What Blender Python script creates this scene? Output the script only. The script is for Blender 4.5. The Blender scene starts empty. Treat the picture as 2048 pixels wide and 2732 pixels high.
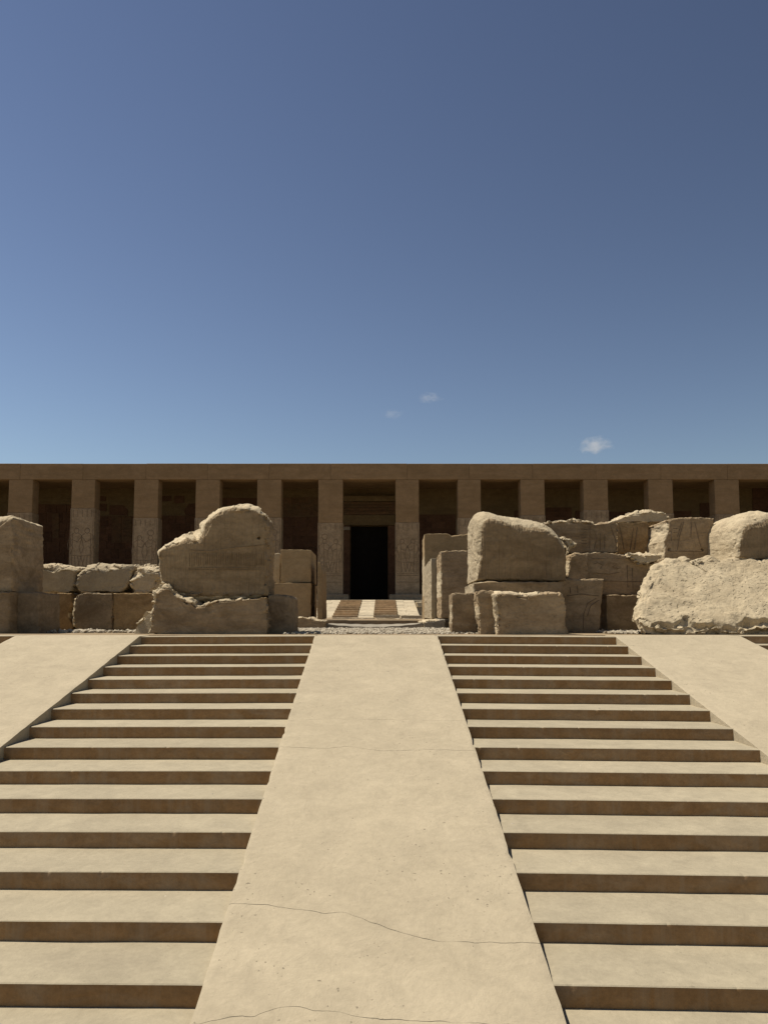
import bpy, bmesh, math, random
import numpy as np
from mathutils import Vector

sc = bpy.context.scene
C = sc.collection
R = math.radians

# ------------------------------------------------------------------ camera, sky, sun, exposure
F_PX, PITCH, EYE = 2050.0, R(4.7), 1.73
PPX, HORIZON = 1024.0, 1648.0
PPY = HORIZON - F_PX * math.tan(PITCH)
cam_data = bpy.data.cameras.new('camera')
cam = bpy.data.objects.new('camera', cam_data); C.objects.link(cam)
cam_data.sensor_fit = 'VERTICAL'
cam_data.sensor_height = 36.0; cam_data.sensor_width = 36.0
cam_data.lens = 36.0 * F_PX / 2732.0
cam_data.shift_y = (PPY - 1366.0) / 2732.0
cam_data.clip_start = 0.05; cam_data.clip_end = 30000
cam.location = (0, 0, EYE)
cam.rotation_euler = (math.pi / 2 + PITCH, 0, 0)
sc.camera = cam

SUN = Vector((-0.48, 0.15, 1.0)).normalized()
world = bpy.data.worlds.new('World'); sc.world = world; world.use_nodes = True
wn = world.node_tree; wn.nodes.clear()
sky = wn.nodes.new('ShaderNodeTexSky'); sky.sky_type = 'NISHITA'; sky.sun_disc = False
sky.sun_elevation = math.asin(SUN.z)
sky.sun_rotation = math.atan2(SUN.x, SUN.y)
sky.altitude = 0; sky.air_density = 1.3; sky.dust_density = 0.0; sky.ozone_density = 2.0
hsv = wn.nodes.new('ShaderNodeHueSaturation'); hsv.inputs['Hue'].default_value = 0.503; hsv.inputs['Saturation'].default_value = 0.63; hsv.inputs['Value'].default_value = 0.456
gam = wn.nodes.new('ShaderNodeGamma'); gam.inputs['Gamma'].default_value = 1.9       # the deep, contrasty sky of the camera's tone response
bg = wn.nodes.new('ShaderNodeBackground'); bg.inputs['Strength'].default_value = 0.05
wo = wn.nodes.new('ShaderNodeOutputWorld')
wn.links.new(sky.outputs[0], hsv.inputs['Color']); wn.links.new(hsv.outputs[0], gam.inputs[0]); wn.links.new(gam.outputs[0], bg.inputs[0]); wn.links.new(bg.outputs[0], wo.inputs[0])

sl = bpy.data.lights.new('sun', 'SUN'); sl.energy = 5.0; sl.angle = R(0.53); sl.color = (1.0, 0.93, 0.80)
so = bpy.data.objects.new('sun', sl); C.objects.link(so); so.location = (-20, 15, 60)
so.rotation_euler = (-SUN).to_track_quat('-Z', 'Y').to_euler()

sc.view_settings.view_transform = 'Standard'; sc.view_settings.look = 'None'
sc.view_settings.exposure = 0.35; sc.view_settings.gamma = 1.0
sc.view_settings.use_curve_mapping = False
sc.cycles.max_bounces = 8; sc.cycles.diffuse_bounces = 5; sc.cycles.volume_bounces = 1

# ------------------------------------------------------------------ helpers
def ray(px, py):
    xc = (px - PPX) / F_PX; yc = -(py - PPY) / F_PX
    return (xc, math.cos(PITCH) - yc * math.sin(PITCH), math.sin(PITCH) + yc * math.cos(PITCH))
def at(px, py, Y):                      # where the line of sight through a photo point meets the vertical plane at depth Y
    d = ray(px, py); t = Y / d[1]
    return np.array((d[0] * t, Y, EYE + d[2] * t))
Z1 = (0, 1200, .4222); Z2 = (350, 1200, .4222); Z3 = (750, 1200, .3016); Z4 = (1100, 1200, .3016)
Z5 = (1500, 1200, .3305); Z6 = (0, 1660, .6176); Z7 = (1024, 1660, .6176)
ZB = (330, 1320, .2714); ZL = (0, 1360, .181); ZR = (1480, 1330, .3426); ZC = (740, 1560, .3016); PX = (0, 0, 1.0)
def zpt(z, x, y): return z[0] + x * z[2], z[1] + y * z[2]

rs = np.random.RandomState(7)
PERM = rs.permutation(256).astype(np.int64)
GRAD = rs.normal(size=(256, 3)); GRAD /= np.linalg.norm(GRAD, axis=1)[:, None]
JIT = rs.rand(256, 3)
def _h(i, j, k): return PERM[(PERM[(PERM[i & 255] + j) & 255] + k) & 255]
def perlin(p):
    i = np.floor(p).astype(np.int64); f = p - i
    u = f * f * f * (f * (f * 6 - 15) + 10)
    out = 0
    for a in (0, 1):
        wa = u[:, 0] if a else 1 - u[:, 0]
        for b in (0, 1):
            wb = u[:, 1] if b else 1 - u[:, 1]
            for c in (0, 1):
                wc = u[:, 2] if c else 1 - u[:, 2]
                g = GRAD[_h(i[:, 0] + a, i[:, 1] + b, i[:, 2] + c)]
                out = out + wa * wb * wc * ((f - (a, b, c)) * g).sum(1)
    return out
def fbm(p, octv=4, gain=.5):
    o = 0; a = 1.0
    for k in range(octv):
        o = o + a * perlin(p * (2 ** k) + 17.3 * k); a *= gain
    return o
def facet(p):                           # broken-rock facets: a random tilted plane in every cell
    i = np.floor(p).astype(np.int64)
    best = np.full(len(p), 9.0); val = np.zeros(len(p))
    for a in (-1, 0, 1):
        for b in (-1, 0, 1):
            for c in (-1, 0, 1):
                hh = _h(i[:, 0] + a, i[:, 1] + b, i[:, 2] + c)
                q = i + (a, b, c) + JIT[hh] - p
                d = (q * q).sum(1); m = d < best
                best[m] = d[m]
                val[m] = (-(q * GRAD[(hh * 7 + 3) & 255]).sum(1) + .7 * (JIT[hh][:, 0] - .5))[m]
    return val

def tag(o, label=None, cat=None, group=None, kind=None):
    if label: o['label'] = label
    if cat: o['category'] = cat
    if group: o['group'] = group
    if kind: o['kind'] = kind
    return o
def empty(name, loc, parent=None):
    o = bpy.data.objects.new(name, None); C.objects.link(o); o.location = loc
    o.empty_display_size = .2
    if parent: o.parent = parent
    return o
def mk(name, verts, faces, mats, parent=None, smooth=False, mi=None, loc=None, sharp=0):
    """link verts (world coordinates) and faces as one mesh object standing at its own base point"""
    v = np.asarray(verts, dtype=float)
    if loc is None:
        loc = np.array(((v[:, 0].min() + v[:, 0].max()) / 2, (v[:, 1].min() + v[:, 1].max()) / 2, v[:, 2].min()))
    loc = np.asarray(loc, dtype=float)
    me = bpy.data.meshes.new(name)
    me.from_pydata((v - loc).tolist(), [], faces if isinstance(faces, list) else faces.tolist())
    for m in (mats if isinstance(mats, (list, tuple)) else [mats]): me.materials.append(m)
    if mi is not None: me.polygons.foreach_set('material_index', np.asarray(mi, dtype=np.int32))
    if smooth: me.polygons.foreach_set('use_smooth', np.ones(len(me.polygons), dtype=bool))
    me.update()
    if sharp: me.set_sharp_from_angle(angle=R(sharp))
    o = bpy.data.objects.new(name, me); C.objects.link(o)
    if parent is not None:
        o.parent = parent
        base = Vector((0, 0, 0)); q = parent
        while q is not None: base += q.location; q = q.parent
        o.location = Vector(loc) - base
    else: o.location = Vector(loc)
    return o
def wloc(o):
    b = Vector((0, 0, 0))
    while o is not None: b += o.location; o = o.parent
    return b
def boxvf(x0, x1, y0, y1, z0, z1, bev=0.0, seg=1):
    bm = bmesh.new(); bmesh.ops.create_cube(bm, size=1)
    for v in bm.verts:
        v.co = Vector(((x0 + x1) / 2 + v.co.x * (x1 - x0), (y0 + y1) / 2 + v.co.y * (y1 - y0), (z0 + z1) / 2 + v.co.z * (z1 - z0)))
    if bev: bmesh.ops.bevel(bm, geom=bm.edges[:], offset=bev, segments=seg, profile=.5, affect='EDGES')
    bm.verts.index_update()
    vs = [tuple(v.co) for v in bm.verts]; fs = [[v.index for v in f.verts] for f in bm.faces]; bm.free()
    return vs, fs
def box(name, x0, x1, y0, y1, z0, z1, mat, parent=None, bev=0.0, seg=1):
    vs, fs = boxvf(x0, x1, y0, y1, z0, z1, bev, seg)
    return mk(name, vs, fs, mat, parent)
def grid_faces(nr, nc, off=0, close=False):
    m = nc if close else nc - 1
    r, c = np.meshgrid(np.arange(nr - 1), np.arange(m), indexing='ij')
    a = off + r * nc + c; b = off + r * nc + (c + 1) % nc
    return np.stack([a, b, b + nc, a + nc], -1).reshape(-1, 4)

# ------------------------------------------------------------------ materials
def stone_mat(name, base, alt, dark, scale=1.0, strata=0.0, bump=0.5, pits=0.0, streak=0.0, fine=0.25, vary=0.12, patch=0.35, chisel=0.0, strata_scale=9.0, gouge=0.0):
    m = bpy.data.materials.new(name); m.use_nodes = True
    nt = m.node_tree; N = nt.nodes; L = nt.links
    b = N['Principled BSDF']; b.inputs['Roughness'].default_value = .93
    b.inputs['Specular IOR Level'].default_value = .12
    tc = N.new('ShaderNodeTexCoord'); oi = N.new('ShaderNodeObjectInfo')
    off = N.new('ShaderNodeVectorMath'); off.operation = 'MULTIPLY_ADD'
    cmb = N.new('ShaderNodeCombineXYZ')
    L.new(oi.outputs['Random'], cmb.inputs[0]); L.new(oi.outputs['Random'], cmb.inputs[1]); L.new(oi.outputs['Random'], cmb.inputs[2])
    off.inputs[1].default_value = (37, 53, 71)
    L.new(cmb.outputs[0], off.inputs[0]); L.new(tc.outputs['Object'], off.inputs[2])
    co = off.outputs[0]
    def noise(sc_, det=6, rough=.6, mapping=None, dist=0.0):
        n = N.new('ShaderNodeTexNoise'); n.inputs['Scale'].default_value = sc_ * scale
        n.inputs['Detail'].default_value = det; n.inputs['Roughness'].default_value = rough; n.inputs['Distortion'].default_value = dist
        if mapping:
            mp = N.new('ShaderNodeMapping'); mp.inputs['Scale'].default_value = mapping
            L.new(co, mp.inputs[0]); L.new(mp.outputs[0], n.inputs['Vector'])
        else: L.new(co, n.inputs['Vector'])
        return n.outputs['Fac']
    def rng(f, a, b_, c=0.0, d=1.0):
        r = N.new('ShaderNodeMapRange'); r.inputs[1].default_value = a; r.inputs[2].default_value = b_
        r.inputs[3].default_value = c; r.inputs[4].default_value = d; L.new(f, r.inputs[0]); return r.outputs[0]
    def mix(f, c1, c2, mode='MIX'):
        x = N.new('ShaderNodeMix'); x.data_type = 'RGBA'; x.blend_type = mode
        for s, v in ((x.inputs[0], f), (x.inputs[6], c1), (x.inputs[7], c2)):
            if isinstance(v, (int, float)): s.default_value = v
            elif isinstance(v, tuple): s.default_value = (*v, 1)
            else: L.new(v, s)
        return x.outputs[2]
    def math_(op, a, b_):
        x = N.new('ShaderNodeMath'); x.operation = op
        for s, v in ((x.inputs[0], a), (x.inputs[1], b_)):
            if isinstance(v, (int, float)): s.default_value = v
            else: L.new(v, s)
        return x.outputs[0]
    n1 = noise(1.3, 8, .62, dist=.4)
    col = mix(rng(n1, .38, .62), base, alt)
    n0 = noise(1.5, 6, .64, (1, 1, 1.9), .8)
    col = mix(math_('MULTIPLY', rng(n0, .47, .66), patch), col, dark)
    n2 = noise(5.5, 7, .68, (1, 1, 1.3), .5)
    col = mix(1.0, col, rng(n2, .28, .72, 1 - fine * 1.1, 1 + fine * 1.1), 'MULTIPLY')
    height = math_('ADD', math_('MULTIPLY', n1, .6), math_('MULTIPLY', n2, .7))
    nf = noise(26, 8, .7)
    g = rng(nf, .25, .75, 1 - fine, 1 + fine)
    col = mix(1.0, col, g, 'MULTIPLY')
    height = math_('ADD', height, math_('MULTIPLY', nf, .35))
    if strata:
        s = noise(strata_scale, 5, .6, (.12, .12, 1), .3)
        col = mix(math_('MULTIPLY', rng(s, .48, .66), strata), col, dark)
        height = math_('ADD', height, math_('MULTIPLY', s, strata * 1.1))
    if streak:
        s = noise(6, 5, .65, (1, 1, .06), .15)
        col = mix(math_('MULTIPLY', rng(s, .5, .68), streak), col, dark)
    if chisel:
        s = noise(30, 2, .5, (1, .3, .04))
        height = math_('ADD', height, math_('MULTIPLY', s, chisel))
    if pits:
        for psc, frac, rad in ((24, .80, .24), (46, .74, .30)):
            v = N.new('ShaderNodeTexVoronoi'); v.inputs['Scale'].default_value = psc * scale
            wv = N.new('ShaderNodeVectorMath'); wv.operation = 'ADD'                     # ragged pits, not round dots
            nv_ = N.new('ShaderNodeTexNoise'); nv_.inputs['Scale'].default_value = psc * 2.2 * scale
            L.new(co, nv_.inputs['Vector'])
            sv = N.new('ShaderNodeVectorMath'); sv.operation = 'SCALE'; sv.inputs['Scale'].default_value = .9 / (psc * scale)
            L.new(nv_.outputs['Color'], sv.inputs[0]); L.new(co, wv.inputs[0]); L.new(sv.outputs[0], wv.inputs[1])
            L.new(wv.outputs[0], v.inputs['Vector'])
            sepc = N.new('ShaderNodeSeparateColor'); L.new(v.outputs['Color'], sepc.inputs[0])
            msk = noise(1.6, 3, .6)
            thr = math_('MULTIPLY', rng(sepc.outputs[0], frac, 1, 0, rad), rng(msk, .40, .62, .25, 1))
            pit = math_('LESS_THAN', v.outputs['Distance'], thr)
            col = mix(math_('MULTIPLY', pit, min(1, pits)), col, tuple(.5 * x for x in dark))
            height = math_('SUBTRACT', height, math_('MULTIPLY', pit, pits * .5))
    if gouge:                                               # short slanting tool gouges
        mp = N.new('ShaderNodeMapping'); mp.inputs['Scale'].default_value = (.30, 1, 1)
        gm = N.new('ShaderNodeMapping'); gm.inputs['Rotation'].default_value = (0, R(48), 0)
        L.new(co, gm.inputs[0]); L.new(gm.outputs[0], mp.inputs[0])
        gn = N.new('ShaderNodeTexNoise'); gn.inputs['Scale'].default_value = 26; gn.inputs['Detail'].default_value = 2.5; gn.inputs['Roughness'].default_value = .5
        L.new(mp.outputs[0], gn.inputs['Vector'])
        gf = math_('MULTIPLY', rng(gn.outputs['Fac'], .60, .70), rng(noise(1.4, 3, .6), .40, .58))
        col = mix(math_('MULTIPLY', gf, gouge), col, tuple(.55 * x for x in dark))
        height = math_('SUBTRACT', height, math_('MULTIPLY', gf, gouge * 1.2))
    val = rng(oi.outputs['Random'], 0, 1, 1 - vary, 1 + vary)
    col = mix(1.0, col, val, 'MULTIPLY')
    L.new(col, b.inputs['Base Color'])
    bp = N.new('ShaderNodeBump'); bp.inputs['Strength'].default_value = bump; bp.inputs['Distance'].default_value = .045 / scale
    L.new(height, bp.inputs['Height']); L.new(bp.outputs[0], b.inputs['Normal'])
    return m

M = {}
M['ramp'] = stone_mat('cement_plaster', (.384, .323, .226), (.360, .302, .210), (.325, .272, .190), scale=1.0, bump=.35, pits=.75, fine=.085, vary=.02, patch=.6)
M['tread'] = stone_mat('tread_plaster', (.334, .286, .20), (.31, .265, .186), (.27, .23, .162), scale=1.2, bump=.25, pits=.35, fine=.10, vary=.035, patch=.65)
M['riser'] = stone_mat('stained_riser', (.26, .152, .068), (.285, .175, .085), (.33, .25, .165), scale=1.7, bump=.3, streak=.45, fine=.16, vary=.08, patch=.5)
M['limestone'] = stone_mat('weathered_limestone', (.30, .222, .135), (.345, .262, .166), (.19, .132, .074), strata=.4, bump=.8, fine=.2, patch=.7, pits=.5)
M['worn'] = stone_mat('sunlit_broken_limestone', (.465, .383, .258), (.425, .347, .23), (.35, .275, .18), strata=.2, bump=.7, pits=.8, fine=.14, patch=.6)  # broken stone, made paler also to paint sunlight on tops and left ends
M['boulder'] = stone_mat('pale_gouged_rock', (.455, .375, .252), (.42, .342, .226), (.335, .265, .17), bump=.75, pits=.6, fine=.12, patch=.7, gouge=.65)
M['pale_rock'] = stone_mat('pale_limestone', (.42, .35, .24), (.385, .315, .21), (.30, .235, .15), strata=.15, bump=.9, pits=.9, fine=.14)
M['grey_stone'] = stone_mat('grey_limestone', (.26, .20, .13), (.23, .175, .112), (.145, .104, .063), strata=.35, bump=.85, fine=.22, patch=.75)
M['orange_stone'] = stone_mat('ochre_sandstone', (.265, .178, .088), (.295, .21, .112), (.17, .108, .052), bump=.75, fine=.22, strata=.25, patch=.75)
M['chiselled'] = stone_mat('chiselled_limestone', (.29, .216, .13), (.26, .192, .115), (.17, .119, .067), bump=.8, fine=.18, chisel=1.4, strata=.4, patch=.7)
M['facade'] = stone_mat('restored_plaster', (.268, .184, .104), (.24, .164, .091), (.192, .13, .069), scale=.5, strata=.45, bump=.45, fine=.11, vary=.02, patch=.45)
M['relief'] = stone_mat('carved_limestone', (.31, .238, .158), (.28, .213, .14), (.185, .135, .085), scale=.7, bump=.8, fine=.22, vary=.04, streak=.4, patch=.6)
M['groove'] = stone_mat('relief_outline', (.19, .142, .098), (.17, .128, .088), (.14, .105, .07), bump=.3, vary=.04)
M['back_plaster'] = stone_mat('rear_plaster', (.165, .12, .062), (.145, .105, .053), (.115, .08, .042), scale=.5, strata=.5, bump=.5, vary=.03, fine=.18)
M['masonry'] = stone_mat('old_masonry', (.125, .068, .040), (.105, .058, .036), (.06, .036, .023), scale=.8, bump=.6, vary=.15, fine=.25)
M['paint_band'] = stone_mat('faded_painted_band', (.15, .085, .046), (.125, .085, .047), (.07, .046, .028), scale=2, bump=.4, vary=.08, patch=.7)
M['jamb'] = stone_mat('ochre_jamb_stone', (.315, .225, .122), (.335, .245, .138), (.25, .172, .09), bump=.5, fine=.14, strata=.15, patch=.5)
M['door'] = stone_mat('dark_door_wood', (.013, .011, .009), (.011, .009, .008), (.008, .007, .006), bump=.2, vary=.05)
M['wood_step'] = stone_mat('brown_tread', (.42, .31, .19), (.38, .275, .165), (.31, .22, .13), bump=.3, streak=.3, vary=.2)
M['white_slab'] = stone_mat('pale_slab', (.42, .355, .25), (.39, .325, .23), (.34, .28, .19), bump=.3, vary=.08)
M['cement'] = stone_mat('grey_cement', (.27, .24, .19), (.245, .215, .17), (.20, .175, .135), bump=.3, vary=.05)
M['sand'] = stone_mat('sandy_ground', (.27, .205, .13), (.24, .18, .112), (.20, .15, .09), scale=.8, bump=.6, fine=.2, patch=.5, vary=0)
M['gravel'] = stone_mat('gravel_stones', (.42, .37, .285), (.37, .32, .245), (.28, .23, .165), bump=.4, vary=.0, scale=4)

# ------------------------------------------------------------------ ground and terrace
RISE, TREAD, NOSE_Y, TOP = .10, .447, 9.83, 1.50
SLOPE = RISE / TREAD
mk('ground', [(-4000, -4000, -.1), (4000, -4000, -.1), (4000, 4000, -.1), (-4000, 4000, -.1)], [[0, 1, 2, 3]], M['sand'], loc=(0, 0, -.1))
tag(bpy.data.objects['ground'], 'flat sandy desert ground at the foot of the stairs', 'ground', kind='structure')
# terrace: level court behind the stairs, stepping up at the ruined gate, then rising gently to the temple
ny = np.array([10.24, 12, 14, 15.5, 16.4, 17, 18.99, 19.0, 20, 24, 28, 32, 35, 38, 44, 60, 90])
nz = np.array([1.496, 1.494, 1.49, 1.485, 1.48, 1.48, 1.48, 1.665, 1.67, 1.685, 1.70, 1.72, 1.74, 1.76, 1.8, 1.8, 1.8])
nxs = np.linspace(-60, 60, 61)
tv = [(x, y, z) for y, z in zip(ny, nz) for x in nxs]
tf = grid_faces(len(ny), len(nxs)).tolist()
n0 = len(tv)
tv += [(x, 10.24, -.2) for x in nxs]
tf += [[i, n0 + i, n0 + i + 1, i + 1] for i in range(len(nxs) - 1)]
tag(mk('terrace', tv, tf, M['sand'], loc=(0, 10.24, 0)), 'raised sandy temple court above the stairs', 'terrace', kind='structure')

DX = (1000 - PPX) / F_PX                                    # the ramps run a touch left of straight ahead
def on_slope(px, py):
    d = ray(px, py)                                         # EYE + t dz = TOP - (NOSE_Y - t dy) SLOPE
    t = (TOP - NOSE_Y * SLOPE - EYE) / (d[2] - d[1] * SLOPE)
    return np.array((d[0] * t, d[1] * t, EYE + d[2] * t))
def edge_x(px, py):                                         # x at the top edge of the slope line through a photo point
    p = on_slope(px, py); return p[0] + DX * (NOSE_Y - p[1])
XA, XB = edge_x(838, 1697), edge_x(1168, 1697)
XA = .5 * (XA + edge_x(510, 2732)); XB = .5 * (XB + edge_x(1509, 2732))
XL = .5 * (edge_x(374, 1698) + edge_x(0, 1991)); XR = .5 * (edge_x(1643, 1702) + edge_x(2038, 2007))
XLO, XRO = edge_x(37, 1698), edge_x(1989, 1704)
print('edges', XLO, XL, XA, XB, XR, XRO)

def ramp(name, xa, xb, cracks, label, seed, nc=90):
    """plastered slope as one solid; cracks are real grooves across it"""
    Ybot = NOSE_Y - (TOP + .13) / SLOPE
    u = np.linspace(0, 1, nc)
    keys = [(np.full(nc, Ybot), 0, None)]
    for pts, dep, wid in cracks:
        q = np.array([on_slope(*p) for p in pts])
        uu = (q[:, 0] - (xa - DX * (NOSE_Y - q[:, 1]))) / (xb - xa)
        o = np.argsort(uu)
        yc = np.interp(u, uu[o], q[o, 1])
        yc = yc + .012 * fbm(np.stack([u * 14 + seed, yc * 0 + 3.1, yc * 0], 1), 5, .6)
        keys.append((yc, dep, wid))
    keys.append((np.full(nc, NOSE_Y), 0, None))
    keys.sort(key=lambda k: k[0].mean())
    rows = []; drop = []
    for a, (yc, dep, wid) in enumerate(keys):
        if wid is None: rows.append(yc); drop.append(np.zeros(nc))
        else:
            wv = wid * np.clip(.75 + 1.2 * fbm(np.stack([u * 9 + 5, yc * 0 + seed, yc * 0], 1), 3), .15, 1.6)
            for s, dd in ((-1, 0), (-.3, 1), (.3, 1), (1, 0)):
                rows.append(yc + s * wv * .5); drop.append(np.full(nc, -dep * dd))
        if a < len(keys) - 1:
            y0, y1 = rows[-1], keys[a + 1][0] - (keys[a + 1][2] or 0)
            m = max(3, int((y1 - y0).mean() / .07))
            for k in range(1, m):
                rows.append(y0 + (y1 - y0) * k / m); drop.append(np.zeros(nc))
    for yy in (NOSE_Y + .2, NOSE_Y + .45):
        rows.append(np.full(nc, yy)); drop.append(np.zeros(nc))
    Yg = np.array(rows); Dg = np.array(drop)
    Xg = xa - DX * (NOSE_Y - Yg) + u[None, :] * (xb - xa)
    Zg = np.minimum(TOP, TOP - (NOSE_Y - Yg) * SLOPE)
    P = np.stack([Xg.ravel(), Yg.ravel(), Zg.ravel()], 1)
    Zg = Zg + Dg + (.006 * fbm(P * 1.1 + seed, 3) + .0022 * fbm(P * 9 + seed, 3)).reshape(Zg.shape)
    Zg[-2:] = TOP - .001
    for c, s in ((0, 1), (nc - 1, -1)):                     # worn, slightly chipped arrises
        e = np.stack([Yg[:, c] * 6, Yg[:, c] * 0 + seed * 3.7 + c, Yg[:, c] * 0], 1)
        ch = np.clip(fbm(e * 3, 4) - .22, 0, 1) * .05
        Xg[:, c] += s * (ch + .006 * fbm(e, 3)); Zg[:, c] -= ch * .6 + .003
    nr = len(rows)
    V = np.stack([Xg.ravel(), Yg.ravel(), Zg.ravel()], 1)
    Fc = grid_faces(nr, nc).tolist()
    base = len(V)
    bl = np.stack([Xg[:, 0], Yg[:, 0], np.full(nr, -.25)], 1); br = np.stack([Xg[:, -1], Yg[:, -1], np.full(nr, -.25)], 1)
    V = np.concatenate([V, bl, br])
    for r in range(nr - 1):
        Fc.append([r * nc, (r + 1) * nc, base + r + 1, base + r])
        Fc.append([r * nc + nc - 1, base + nr + r, base + nr + r + 1, (r + 1) * nc + nc - 1])
    o = mk(name, V, Fc, M['ramp'], smooth=True, loc=((xa + xb) / 2, Ybot, 0), sharp=25)
    return tag(o, label, 'ramp', kind='structure')
def zl(z, pts): return [zpt(z, *p) for p in pts]
cr_main = zl(Z6, [(1000, 1215), (1150, 1222), (1290, 1245), (1400, 1255), (1480, 1256), (1560, 1275), (1600, 1297), (1640, 1306)]) + zl(Z7, [(20, 1325), (100, 1347), (220, 1380), (400, 1384), (690, 1388)])
cr_up = zl(Z6, [(1215, 538), (1420, 546), (1490, 536)]) + zl(Z7, [(0, 556), (200, 550), (400, 556)])
cr_low = zl(Z6, [(860, 1735), (1000, 1705), (1090, 1705), (1130, 1690), (1200, 1670), (1290, 1665), (1400, 1680)]) + zl(Z7, [(0, 1715), (300, 1730), (800, 1745)])
cr_thin = zl(Z6, [(1250, 425), (1450, 418)]) + zl(Z7, [(0, 420), (350, 425)])
ramp('central_ramp', XA, XB, [(cr_main, .010, .0045), (cr_up, .006, .005), (cr_low, .009, .0035), (cr_thin, .002, .005)],
     'broad cracked plaster ramp running up the middle between the two stair flights', 1)
ramp('side_ramp', XLO, XL, [], 'smooth plaster ramp bordering the left stair flight on its outer side', 2, 60)
ramp('side_ramp', XR, XRO, [], 'smooth plaster ramp bordering the right stair flight on its outer side', 3, 60)

# ------------------------------------------------------------------ stairs
SKEW = -.027
def flight(xa, xb, xref, label, seed, fall):
    root = empty('stair_flight', ((xa + xb) / 2, NOSE_Y, TOP))
    tag(root, label, 'stairs', kind='structure')
    nx = int((xb - xa) / .012)
    u = np.linspace(0, 1, nx)
    for k in range(16):
        ny_, zt = NOSE_Y - k * TREAD, TOP - k * RISE
        s = seed * 31 + k * 5.3
        wob = 0.004 * fbm(np.stack([u * 5 + s, u * 0, u * 0], 1), 3)
        e = np.stack([u * (xb - xa) * 9 + s, u * 0 + 1.7, u * 0], 1)
        chip = np.clip(fbm(e * 2.2, 4, .65) - .40, 0, 1) * .03 + np.clip(fbm(e * .8 + 40, 3) - .58, 0, 1) * .12
        chip = np.minimum(chip, .007) + .0008 * np.abs(fbm(e * 6, 3))
        depth_b = TREAD + .03
        # cross-section from the foot of the riser up over the nosing and back along the tread
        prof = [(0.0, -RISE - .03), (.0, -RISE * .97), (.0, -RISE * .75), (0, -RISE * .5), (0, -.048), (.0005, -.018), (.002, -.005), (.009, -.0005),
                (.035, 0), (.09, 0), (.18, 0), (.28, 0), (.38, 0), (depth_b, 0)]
        rows = []
        for j, (dy, dz) in enumerate(prof):
            x0 = xa - DX * (NOSE_Y - ny_ - dy) - .01; x1 = xb - DX * (NOSE_Y - ny_ - dy) + .01
            X = x0 + (x1 - x0) * u
            cw = {4: .0, 5: .6, 6: 1.0, 7: 1.0, 8: .35}.get(j, 0)
            Yv = ny_ + dy + SKEW * (X - xref) + wob + chip * cw
            Zv = zt + dz - fall * abs(1) * np.abs(X - xref) - chip * cw * (.5 if j >= 6 else .0)
            if 1 <= j <= 4: Yv = Yv + .003 * fbm(np.stack([X * 8, X * 0 + dz * 30, X * 0 + s], 1), 3)
            if j >= 8: Zv = Zv + .004 * fbm(np.stack([X * 1.6, X * 0 + dy * 4 + s, X * 0], 1), 3)
            rows.append(np.stack([X, Yv, Zv], 1))
        V = np.concatenate(rows); nr = len(prof)
        Fc = grid_faces(nr, nx)
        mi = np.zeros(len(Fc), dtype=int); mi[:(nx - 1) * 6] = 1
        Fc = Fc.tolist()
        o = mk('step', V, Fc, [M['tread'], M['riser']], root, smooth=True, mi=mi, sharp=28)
    return root
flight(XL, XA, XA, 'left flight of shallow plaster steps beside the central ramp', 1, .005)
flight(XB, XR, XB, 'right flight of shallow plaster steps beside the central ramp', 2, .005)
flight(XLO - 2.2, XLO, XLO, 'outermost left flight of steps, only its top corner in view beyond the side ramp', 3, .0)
flight(XRO, XRO + 2.2, XRO, 'outermost right flight of steps, only its top corner in view beyond the side ramp', 4, .0)

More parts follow.
